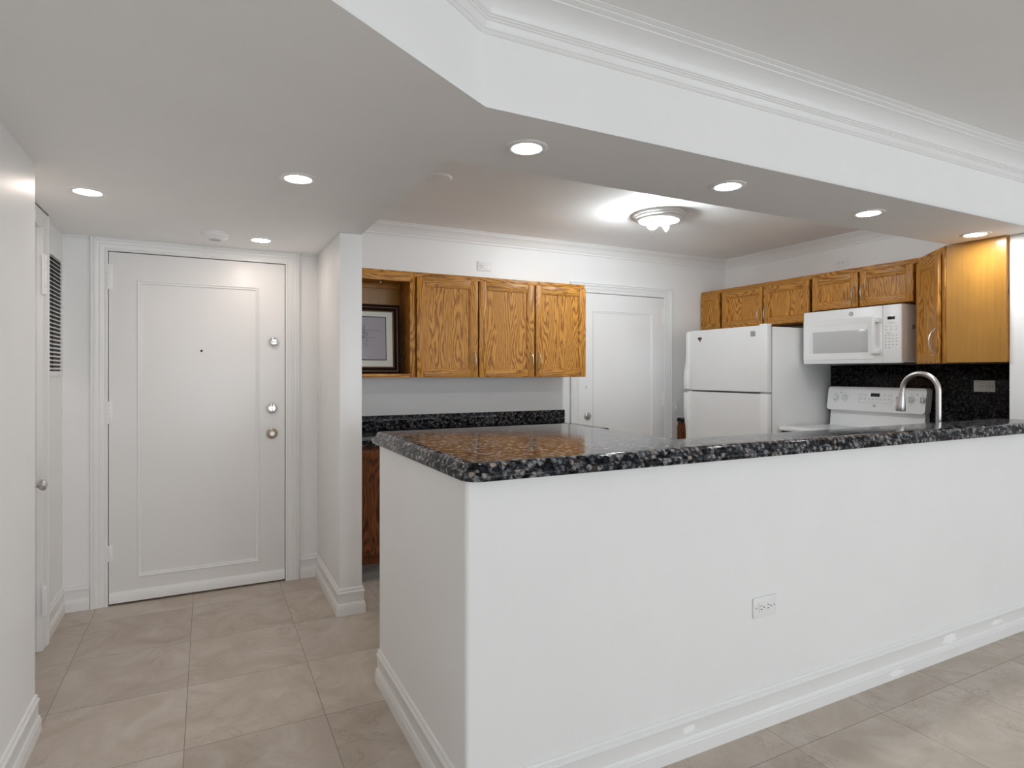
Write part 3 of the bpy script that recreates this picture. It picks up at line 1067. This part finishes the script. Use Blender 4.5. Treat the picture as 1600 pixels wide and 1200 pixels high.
def pm(u, v, w_):
    return (u, w_ + (v) * 0.06, v)


path = [(-pw, 0), (pw, 0), (pw, ph), (-pw, ph)]
obj('frame', sweep(nb(), path, PFm, True, mp=pm), FRAMEM, pf, smooth=25)
bm = sweep(nb(), offs([Vector(p) for p in path], 0.019, True), [(0, -0.0125), (0, -0.0152), (0.003, -0.0152), (0.003, -0.0125)], True, mp=pm)
sweep(bm, offs([Vector(p) for p in path], 0.046, True), [(0, -0.006), (0, -0.0105), (0.003, -0.0105), (0.003, -0.006)], True, mp=pm)
obj('gilt_fillet', bm, FRAMEG, pf, smooth=0)


def pbox(bm, u0, u1, v0, v1, w0, w1):
    prism(bm, [(u0, v0), (u1, v0), (u1, v1), (u0, v1)], w0, w1, mp=lambda a, b, c: pm(a, b, c))
    return bm


obj('mount', pbox(nb(), -pw + 0.04, pw - 0.04, 0.04, ph - 0.04, -0.003, -0.001), MATB, pf, smooth=0)
obj('mount_line', pbox(nb(), -0.117, 0.117, 0.096, ph - 0.086, -0.0042, -0.003), INKL, pf, smooth=0)
pr_ = obj('print', pbox(nb(), -0.111, 0.111, 0.102, ph - 0.092, -0.0050, -0.0042), SKETCH, pf, smooth=0)
bm = nb()
rs = random.Random(3)
for k in range(95):
    cu = rs.gauss(-0.050, 0.016)
    cv = 0.262 + rs.gauss(0, 0.038)
    an = rs.uniform(0.9, 2.2)
    ln = rs.uniform(0.008, 0.024)
    du, dv_ = math.cos(an) * ln, math.sin(an) * ln
    wd = rs.uniform(0.0006, 0.0016)
    nx_, ny_ = -math.sin(an) * wd, math.cos(an) * wd
    prism(bm, [(cu - nx_, cv - ny_), (cu + du, cv + dv_), (cu + nx_, cv + ny_), (cu - du * 0.4, cv - dv_ * 0.4)][::-1], -0.0056, -0.0051, mp=pm)
for (u0, u1, v) in ((-0.040, 0.072, 0.305), (-0.040, 0.038, 0.252)):
    pbox(bm, u0, u1, v, v + 0.0022, -0.0056, -0.0051)
obj('ink_drawing', bm, INK, pr_, smooth=0)

# ---- back wall base cabinet
tb = thing('base_cabinet', 'oak base cabinet under the back wall counter, glimpsed beside the divider wall', 'cabinet', (0.782, 3.83, 0), 0)
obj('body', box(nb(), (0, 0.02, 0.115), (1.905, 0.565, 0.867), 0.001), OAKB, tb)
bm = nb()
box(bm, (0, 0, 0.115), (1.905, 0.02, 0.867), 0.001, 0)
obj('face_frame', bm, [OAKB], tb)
for k in range(4):
    x0 = 0.012 + k * 0.473
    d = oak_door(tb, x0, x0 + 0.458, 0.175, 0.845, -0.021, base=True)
    pull(d, x0 + (0.430 if k % 2 == 0 else 0.026), -0.021, 0.74)
obj('toe_kick', box(nb(), (0, 0.075, 0), (1.905, 0.09, 0.115)), GASKET, tb, smooth=0)

# ---- right wall uppers: local x runs from far (left in view) to near
def right_unit(y_far, y_near, zb, zt, doors, label, name='wall_cabinet'):
    t = thing(name, label, 'cabinet', (4.28, y_far, zb), R(-90), 'oak wall cabinets on the right wall')
    W = y_far - y_near
    Hh = zt - zb
    bm = box(nb(), (0.0005, 0.085, 0.004), (W - 0.0005, 0.318, Hh))
    box(bm, (0.0005, 0.0, 0.004), (0.016, 0.085, Hh - 0.034))
    box(bm, (W - 0.012, 0.02, 0.004), (W - 0.0005, 0.085, Hh - 0.034))
    obj('body', bm, OAKV, t)
    bm = nb()
    box(bm, (0.0005, 0, Hh - 0.034), (W - 0.0005, 0.020, Hh), 0.0015, 1)
    obj('face_frame', bm, [OAKV, OAKH], t)
    for (x0, x1, hd) in doors:
        d = oak_door(t, x0, x1, 0.006, Hh - 0.036, -0.021, st=0.050)
        if hd:
            pull(d, x1 - 0.026 if hd == 'r' else x0 + 0.026, -0.021, 0.100 + 0.0, 0.062)
    return t


right_unit(4.398, 4.140, 1.735, 2.108, ((0.015, 0.248, ''),), 'narrow oak wall cabinet in the corner by the back wall')
right_unit(4.139, 3.196, 1.735, 2.108, ((0.030, 0.475, 'r'), (0.490, 0.928, 'l')), 'two door oak wall cabinet above the refrigerator')
right_unit(3.195, 2.395, 1.812, 2.108, ((0.012, 0.386, 'r'), (0.400, 0.776, 'l')), 'two door oak wall cabinet above the microwave')

# ---- diagonal corner upper with big oak side panel
tc_ = thing('corner_wall_cabinet', 'tall diagonal oak corner cabinet with a wide plain side panel at the right end', 'cabinet', (4.28, 2.390, 1.395), math.atan2(-0.31, -0.28), 'oak wall cabinets on the right wall')
inv = (Matrix.Translation((4.28, 2.390, 1.395)) @ Matrix.Rotation(math.atan2(-0.31, -0.28), 4, 'Z')).inverted()
bm = nb()
zt = HS - 0.0015 - 1.395
poly = [(4.598, 1.770), (4.006, 1.770), (4.006, 2.082), (4.282, 2.388), (4.598, 2.388)]
pl = [(inv @ Vector((x, y, 1.395))) for x, y in poly]
prism(bm, [(p.x, p.y) for p in pl], 0.002, zt)
obj('body', bm, OAKV, tc_, smooth=0)
bm = nb()
poly = [(3.998, 1.771), (4.0058, 1.771), (4.0058, 2.079), (3.998, 2.079)]
pl = [(inv @ Vector((x, y, 1.395))) for x, y in poly]
prism(bm, [(p.x, p.y) for p in pl], 0.0, zt)
o = obj('side_panel', bm, OAKP, tc_, smooth=0)
o['label'] = 'smooth golden oak veneer side panel'
LD = math.hypot(0.28, 0.31)
bm = nb()
box(bm, (0, -0.006, 0.0), (0.045, -0.001, zt), 0.001, 0)
box(bm, (LD - 0.045, -0.006, -0.004), (LD - 0.004, 0.004, zt), 0.002, 0)
box(bm, (0.045, -0.006, zt - 0.045), (LD - 0.045, -0.001, zt), 0.001, 1)
box(bm, (0.045, -0.006, 0.0), (LD - 0.045, -0.001, 0.02), 0.001, 1)
obj('face_frame', bm, [OAKV, OAKH], tc_)
d = oak_door(tc_, 0.020, LD - 0.050, -0.002, zt - 0.040, -0.027)
pull(d, LD - 0.085, -0.027, 0.135, 0.076, 0.034)

# ---- base cabinets on the right and behind the bar
tb = thing('base_cabinet', 'dark oak base cabinet in the gap between the refrigerator and the back wall', 'cabinet', (3.985, 4.398, 0), R(-90))
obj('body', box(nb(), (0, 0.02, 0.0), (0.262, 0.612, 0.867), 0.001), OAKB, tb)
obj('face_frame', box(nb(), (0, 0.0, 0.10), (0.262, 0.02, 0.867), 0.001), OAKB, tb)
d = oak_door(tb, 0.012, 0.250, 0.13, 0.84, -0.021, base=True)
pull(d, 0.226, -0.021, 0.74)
tb = thing('base_cabinet', 'oak base cabinet hidden behind the bar under the faucet counter', 'cabinet', (1.645, 1.805, 0), 0)
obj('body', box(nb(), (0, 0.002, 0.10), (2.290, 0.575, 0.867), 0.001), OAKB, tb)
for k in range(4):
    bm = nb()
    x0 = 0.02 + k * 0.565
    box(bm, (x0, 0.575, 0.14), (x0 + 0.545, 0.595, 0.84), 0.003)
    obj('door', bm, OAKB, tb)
obj('toe_kick', box(nb(), (0, 0.01, 0), (2.290, 0.50, 0.10)), GASKET, tb, smooth=0)
tb = thing('base_cabinet', 'oak corner base cabinet beside the range under the black backsplash', 'cabinet', (3.955, 2.425, 0), 0)
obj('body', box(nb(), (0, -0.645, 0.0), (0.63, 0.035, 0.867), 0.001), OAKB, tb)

# ================================================================ FAUCET
FX, FY = 3.628, 1.925
fc = thing('kitchen_faucet', 'brushed steel gooseneck pull down faucet rising behind the bar', 'faucet', (FX, FY, 0.909))
bm = lathe(nb(), [(0.030, 0), (0.030, 0.006), (0.024, 0.012), (0.022, 0.060), (0.018, 0.070)], 32)
obj('base', bm, STEEL, fc)
bm = nb()
ra = 0.098
zc = 0.322
pts = [(0, 0, 0.06), (0, 0, 0.15), (0, 0, zc)]
for k in range(1, 21):
    t = PI * k / 20 * 0.97
    pts.append((0, ra - ra * math.cos(t), zc + ra * math.sin(t)))
last = Vector(pts[-1])
pts.append(tuple(last + Vector((0, 0.002, -0.022))))
tube(bm, pts, 0.0138, 20)
obj('spout', bm, STEEL, fc)
bm = nb()
hp = last + Vector((0, 0.002, -0.018))
dirh = Vector((0, 0.10, -1)).normalized()
tube(bm, [hp, hp + dirh * 0.006, hp + dirh * 0.012, hp + dirh * 0.030, hp + dirh * 0.070, hp + dirh * 0.105, hp + dirh * 0.112], [0.0138, 0.0158, 0.0150, 0.0170, 0.0225, 0.0275, 0.0255], 24)
obj('spray_head', bm, STEEL, fc)
bm = nb()
tube(bm, [(0.02, 0, 0.045), (0.045, 0, 0.050), (0.085, 0, 0.075)], [0.008, 0.006, 0.005], 12)
obj('lever', bm, STEEL, fc)

# ================================================================ REFRIGERATOR
fr = thing('refrigerator', 'white top freezer refrigerator standing left of the range', 'refrigerator', (3.83, 4.115, 0), R(-90))
WF = 0.862
bm = nb()
box(bm, (0.004, 0.068, 0.03), (WF - 0.002, 0.760, 1.690), 0.006)
obj('body', bm, APPL, fr)
obj('gasket', box(nb(), (0.014, 0.054, 0.10), (WF - 0.012, 0.069, 1.690)), GASKET, fr, smooth=0)
obj('toe_grille', box(nb(), (0.01, 0.03, 0.01), (WF - 0.01, 0.09, 0.09), 0.004), GASKET, fr)


def fdoor(name, z0, z1, prof):
    bm = nb()
    # gently crowned door front
    n = 12
    pts = []
    for k in range(n + 1):
        t = -1 + 2 * k / n
        pts.append((WF * k / n, 0.008 * abs(t) ** 3))
    pts += [(WF, 0.054), (0, 0.054)]
    prism(bm, pts, z0, z1, 0.004, seg=2)
    d = obj(name, bm, APPL, fr, smooth=40)
    bm = nb()
    prism(bm, prof, 0.000, 0.034, mp=lambda u, v, w_: (w_, u, v), bev=0.004, seg=2)
    h_ = obj('door_handle', bm, APPL2, d, smooth=40)
    return d


df = fdoor('freezer_door', 1.183, 1.700, [(0.012, 1.690), (-0.008, 1.690), (-0.010, 1.45), (-0.016, 1.40), (-0.030, 1.34), (-0.036, 1.28), (-0.036, 1.190), (0.012, 1.190)])
dl = fdoor('fresh_food_door', 0.105, 1.168, [(0.012, 1.160), (-0.036, 1.160), (-0.037, 1.02), (-0.030, 0.94), (-0.016, 0.87), (-0.009, 0.82), (-0.008, 0.40), (0.012, 0.40)])
bm = nb()
box(bm, (WF - 0.075, 0.010, 1.700), (WF - 0.010, 0.075, 1.712), 0.004)
obj('hinge_cover', bm, APPL2, fr)
bm = nb()
box(bm, (WF - 0.070, 0.012, 1.168), (WF - 0.012, 0.052, 1.183), 0.001)
obj('middle_hinge', bm, GREYP, fr)
# small dark maker's badge with pale lines
bm = nb()
xb = 4.115 - 3.384
box(bm, (xb - 0.020, -0.0015, 1.620), (xb + 0.020, 0.003, 1.660), 0.0008)
bd = obj('badge', bm, GASKET, fr)
bm = nb()
for k, (a0, a1) in enumerate(((-0.012, 0.014), (-0.015, 0.008), (-0.010, 0.015))):
    box(bm, (xb + a0, -0.0022, 1.628 + k * 0.010), (xb + a1, -0.0012, 1.632 + k * 0.010))
obj('badge_lines', bm, GREYP, bd, smooth=0)
# round sticker
st = thing('round_sticker', 'small round dark red and black sticker on the freezer door', 'sticker', (3.83, 3.953, 1.617), R(-90))
o = obj('sticker_face', lathe(nb(), [(0.026, 0.0), (0.026, 0.0010)], 28, disc_m(0, 0, 0.0)), PLAST, st)
bm = nb()
prism(bm, [(-0.024, 0.018), (-0.020, 0.004), (-0.008, -0.004), (0.010, -0.003), (0.022, 0.004), (0.025, 0.018), (0.010, 0.024), (-0.012, 0.024)], 0.0010, 0.0018, mp=lambda u, v, w_: (u, -w_, v))
prism(bm, [(-0.008, -0.006), (-0.003, -0.018), (0.006, -0.018), (0.012, -0.005)], 0.0010, 0.0018, mp=lambda u, v, w_: (u, -w_, v))
obj('emblem', bm, STKR, o, smooth=0)

# ================================================================ MICROWAVE
mw = thing('microwave', 'white over the range microwave with round grey badge', 'microwave', (4.20, 3.213, 1.400), R(-90))
WM, HM = 0.752, 0.405
obj('body', box(nb(), (0.002, 0.035, 0.004), (WM - 0.002, 0.385, HM), 0.003), APPL, mw)
bm = nb()
XD = 0.622
box(bm, (0, 0, 0), (XD, 0.034, HM - 0.002), 0.006)
dr = obj('door', bm, APPL2, mw)
bm = sweep(nb(), [(0.030, 0.060), (XD - 0.090, 0.060), (XD - 0.090, HM - 0.100), (0.030, HM - 0.100)], [(-0.03, 0), (-0.028, 0.002), (0.0, 0.0022), (0.018, 0.0002), (0.018, 0)], True, mp=lambda u, v, w_: (u, -w_, v))
obj('door_frame', bm, APPL2, dr, smooth=25)
bm = nb()
box(bm, (0.082, -0.0008, 0.080), (0.530, 0.004, 0.243), 0.001)
obj('window', bm, WINP, dr)
bm = nb()
hx0, hx1 = XD - 0.062, XD - 0.012
box(bm, (hx0 - 0.020, -0.012, 0.062), (hx0 + 0.020, 0, 0.322), 0.006)
box(bm, (hx0 + 0.012, -0.034, 0.065), (hx1, 0, 0.105), 0.006)
box(bm, (hx0 + 0.012, -0.034, 0.285), (hx1, 0, 0.320), 0.006)
box(bm, (hx0 + 0.006, -0.040, 0.068), (hx0 + 0.030, -0.020, 0.316), 0.007)
obj('door_handle', bm, APPL2, dr)
bm = nb()
box(bm, (XD + 0.002, 0, 0), (WM, 0.034, HM - 0.002), 0.005)
cpn = obj('control_panel', bm, APPL2, mw)
obj('display', box(nb(), (XD + 0.035, -0.001, 0.300), (XD + 0.085, 0.003, 0.322), 0.0005), BLACK, cpn)
bm = nb()
for r_ in range(2):
    for c_ in range(3):
        box(bm, (XD + 0.020 + c_ * 0.034, -0.0008, 0.250 - r_ * 0.022), (XD + 0.034 + c_ * 0.034, 0.001, 0.2535 - r_ * 0.022))
box(bm, (XD + 0.035, -0.0008, 0.275), (XD + 0.085, 0.001, 0.278))
box(bm, (XD + 0.028, -0.0008, 0.205), (XD + 0.062, 0.001, 0.208))
for r_ in range(5):
    for c_ in range(4):
        if r_ == 4 and c_ > 1:
            continue
        x = XD + 0.020 + c_ * 0.024
        z = 0.188 - r_ * 0.0215
        box(bm, (x, -0.0008, z), (x + 0.008, 0.001, z + 0.006))
obj('keypad_marks', bm, GREYP, cpn, smooth=0)
# round monogram badge
bx = 3.213 - 2.819
bm = lathe(nb(), [(0.016, -0.001), (0.016, 0.002), (0.0145, 0.0025), (0.0145, 0.0018), (0, 0.0018)], 32, disc_m(bx, 0, 0.362))
bg = obj('badge', bm, GREYP, dr)


def monogram(bm, cx, cz, s, y):
    for ph0, rr0, tt in ((0.3, 0.62, 1.5), (3.4, 0.62, 1.5)):
        pts = []
        for k in range(15):
            a_ = ph0 + k / 14 * tt * PI
            rr_ = rr0 * (1 - 0.45 * k / 14)
            pts.append((cx + s * (rr_ * math.cos(a_) * 0.75), y, cz + s * rr_ * math.sin(a_)))
        tube(bm, pts, s * 0.05, 6)
    return bm


obj('monogram', monogram(nb(), bx, 0.362, 0.0145, -0.0022), PLAST, bg)
obj('side_latch', box(nb(), (WM - 0.001, 0.120, 0.235), (WM + 0.003, 0.150, 0.262), 0.001), GASKET, mw)
obj('bottom_vent', box(nb(), (0.03, 0.06, -0.002), (WM - 0.03, 0.36, 0.004)), DARK, mw, smooth=0)

# ================================================================ RANGE
rg = thing('kitchen_range', 'white freestanding electric range with knobs on its backguard', 'range', (3.945, 3.236, 0), R(-90))
WR = 0.760
obj('body', box(nb(), (0.004, 0.045, 0.02), (WR - 0.004, 0.625, 0.880), 0.003), APPL, rg)
bm = nb()
box(bm, (0, 0.0, 0.888), (WR, 0.600, 0.915), 0.008, seg=3)
ct = obj('cooktop', bm, APPL, rg)
for (x, y, r_) in ((0.20, 0.17, 0.10), (0.56, 0.17, 0.08), (0.20, 0.43, 0.08), (0.56, 0.43, 0.10)):
    bm = nb()
    for q in (1.0, 0.72):
        prof = [(r_ * q - 0.0015, 0.9152), (r_ * q - 0.0015, 0.9156), (r_ * q + 0.0015, 0.9156), (r_ * q + 0.0015, 0.9152)]
        lathe(bm, prof, 48, Matrix.Translation((x, y, 0)))
    bm.faces.ensure_lookup_table()
    bmesh.ops.delete(bm, geom=[f for f in bm.faces if len(f.verts) > 8], context='FACES_ONLY')
    obj('burner_ring', bm, GREYP, ct)
obj('front_gap', box(nb(), (0.012, 0.020, 0.868), (WR - 0.012, 0.050, 0.889)), DARK, rg, smooth=0)
bm = nb()
box(bm, (0.006, 0.005, 0.17), (WR - 0.006, 0.043, 0.868), 0.006)
od = obj('oven_door', bm, APPL, rg)
bm = nb()
for k in range(8):
    box(bm, (0.06 + k * 0.082, 0.0035, 0.852), (0.125 + k * 0.082, 0.006, 0.858))
obj('vent_slots', bm, DARK, od, smooth=0)
bm = nb()
tube(bm, [(0.07, 0.006, 0.79), (0.07, -0.035, 0.79), (0.10, -0.042, 0.79), (WR - 0.10, -0.042, 0.79), (WR - 0.07, -0.035, 0.79), (WR - 0.07, 0.006, 0.79)], 0.012, 14)
obj('oven_handle', bm, APPL2, od)
obj('oven_window', box(nb(), (0.16, 0.003, 0.36), (WR - 0.16, 0.008, 0.62), 0.001), WINP, od)
obj('storage_drawer', box(nb(), (0.006, 0.008, 0.03), (WR - 0.006, 0.043, 0.160), 0.006), APPL, rg)
# riser below the backguard
bm = nb()
prism(bm, [(0.575, 0.913), (0.590, 1.045), (0.640, 1.045), (0.640, 0.913)], 0.020, WR - 0.016, mp=lambda u, v, w_: (w_, u, v))
obj('riser', bm, APPL, rg, smooth=0)
# backguard console, tilted face, rounded ends
bg0, bg1 = 1.040, 1.222


def bgm(u, v, w_):      # u along width, v height, w out of the face
    return (u, 0.540 + (v - bg0) * 0.16 - w_, v)


bm = nb()
rc_ = 0.022
X0, X1 = 0.016, WR + 0.006
out = []
for cx, cz, a0 in ((X1 - rc_, bg1 - rc_, 0), (X0 + rc_, bg1 - rc_, 90), (X0 + rc_, bg0 + rc_, 180), (X1 - rc_, bg0 + rc_, 270)):
    for k in range(6):
        a_ = R(a0 + 90 * k / 5)
        out.append((cx + rc_ * math.cos(a_), cz + rc_ * math.sin(a_)))
prism(bm, out, -0.070, 0.0, mp=bgm)
bgd = obj('backguard', bm, APPL2, rg, smooth=35)
bm = nb()


def mb(bm, u0, u1, v0, v1, w0=-0.001, w1=0.0008):
    return prism(bm, [(u0, v0), (u1, v0), (u1, v1), (u0, v1)], w0, w1, mp=bgm)


def knob(u, v, turned=0.0):
    m_ = Matrix.Translation(Vector(bgm(u, v, 0))) @ Matrix.Rotation(R(90) - 0.16 * 0, 4, 'X')
    bm = lathe(nb(), [(0.024, 0), (0.024, 0.006), (0.020, 0.010), (0.0185, 0.022), (0.016, 0.025), (0, 0.026)], 32, m_)
    k_ = obj('knob', bm, APPL2, bgd)
    bm = nb()
    box(bm, (-0.0045, -0.036, -0.019), (0.0045, -0.018, 0.019), 0.002)
    bmesh.ops.rotate(bm, verts=bm.verts, cent=(0, 0, 0), matrix=Matrix.Rotation(turned, 3, 'Y'))
    bmesh.ops.translate(bm, verts=bm.verts, vec=bgm(u, v, 0))
    obj('grip', bm, APPL2, k_)
    # printed dial ring
    bm = nb()
    for k in range(20):
        a_ = 2 * PI * k / 20
        cu, cv = u + 0.029 * math.cos(a_), v + 0.029 * math.sin(a_)
        mb(bm, cu - 0.0012, cu + 0.0012, cv - 0.0012, cv + 0.0012)
    mb(bm, u - 0.006, u + 0.006, v + 0.036, v + 0.0385)
    mb(bm, u - 0.006, u + 0.006, v - 0.0395, v - 0.037)
    obj('dial_marks', bm, GREYP, k_, smooth=0)
    return k_


for u in (3.236 - 3.150, 3.236 - 3.072, 3.236 - 2.655, 3.236 - 2.570, 3.236 - 2.492):
    knob(u, 1.140)
for u in (3.236 - 3.110, 3.236 - 2.530):
    bm = lathe(nb(), [(0.004, 0), (0.004, 0.001), (0, 0.0015)], 12, Matrix.Translation(Vector(bgm(u, 1.178, 0))) @ Matrix.Rotation(R(90), 4, 'X'))
    obj('indicator_light', bm, DARK, bgd)
uc = 3.236 - 2.833
bm = nb()
mb(bm, uc - 0.034, uc + 0.034, 1.152, 1.178)
obj('display', bm, BLACK, bgd, smooth=0)
bm = nb()
for (u0, u1, v0, v1) in ((uc - 0.125, uc + 0.125, 1.105, 1.1062), (uc - 0.125, uc - 0.1238, 1.105, 1.180), (uc + 0.1238, uc + 0.125, 1.105, 1.180)):
    mb(bm, u0, u1, v0, v1)
for r_ in range(2):
    for k in range(4):
        u = uc + (-0.105, -0.075, 0.075, 0.105)[k]
        v = 1.130 + r_ * 0.030
        for j in range(2):
            mb(bm, u - 0.008, u + 0.008, v + j * 0.007, v + j * 0.007 + 0.0022)
for k in range(4):
    u = uc - 0.042 + k * 0.028
    mb(bm, u - 0.006, u + 0.006, 1.127, 1.130)
    mb(bm, u - 0.004, u + 0.004, 1.133, 1.136)
obj('keypad_marks', bm, GREYP, bgd, smooth=0)
bm = lathe(nb(), [(0.010, 0), (0.010, 0.001), (0, 0.0012)], 24, Matrix.Translation(Vector(bgm(uc, 1.083, 0))) @ Matrix.Rotation(R(90), 4, 'X'))
bb_ = obj('badge', bm, GREYP, bgd)
p_ = bgm(uc, 1.083, 0.0014)
obj('monogram', monogram(nb(), p_[0], p_[2], 0.009, p_[1]), PLAST, bb_)

# ================================================================ INVENTED LIVING ROOM WINDOWS BEHIND THE CAMERA, UNSEEN DAYLIGHT SOURCE
for n_, (x0, x1) in enumerate(((-0.15, 2.5), (2.5, 5.15))):
    bm = nb()
    for lo, hi in (((x0, -8.07, 0.2), (x0 + 0.05, -8.02, 2.35)), ((x1 - 0.05, -8.07, 0.2), (x1, -8.02, 2.35)), ((x0 + 0.05, -8.07, 0.2), (x1 - 0.05, -8.02, 0.26)), ((x0 + 0.05, -8.07, 2.29), (x1 - 0.05, -8.02, 2.35))):
        box(bm, lo, hi, 0.004)
    struct(obj('window_%d' % (n_ + 1), bm, TRIM))
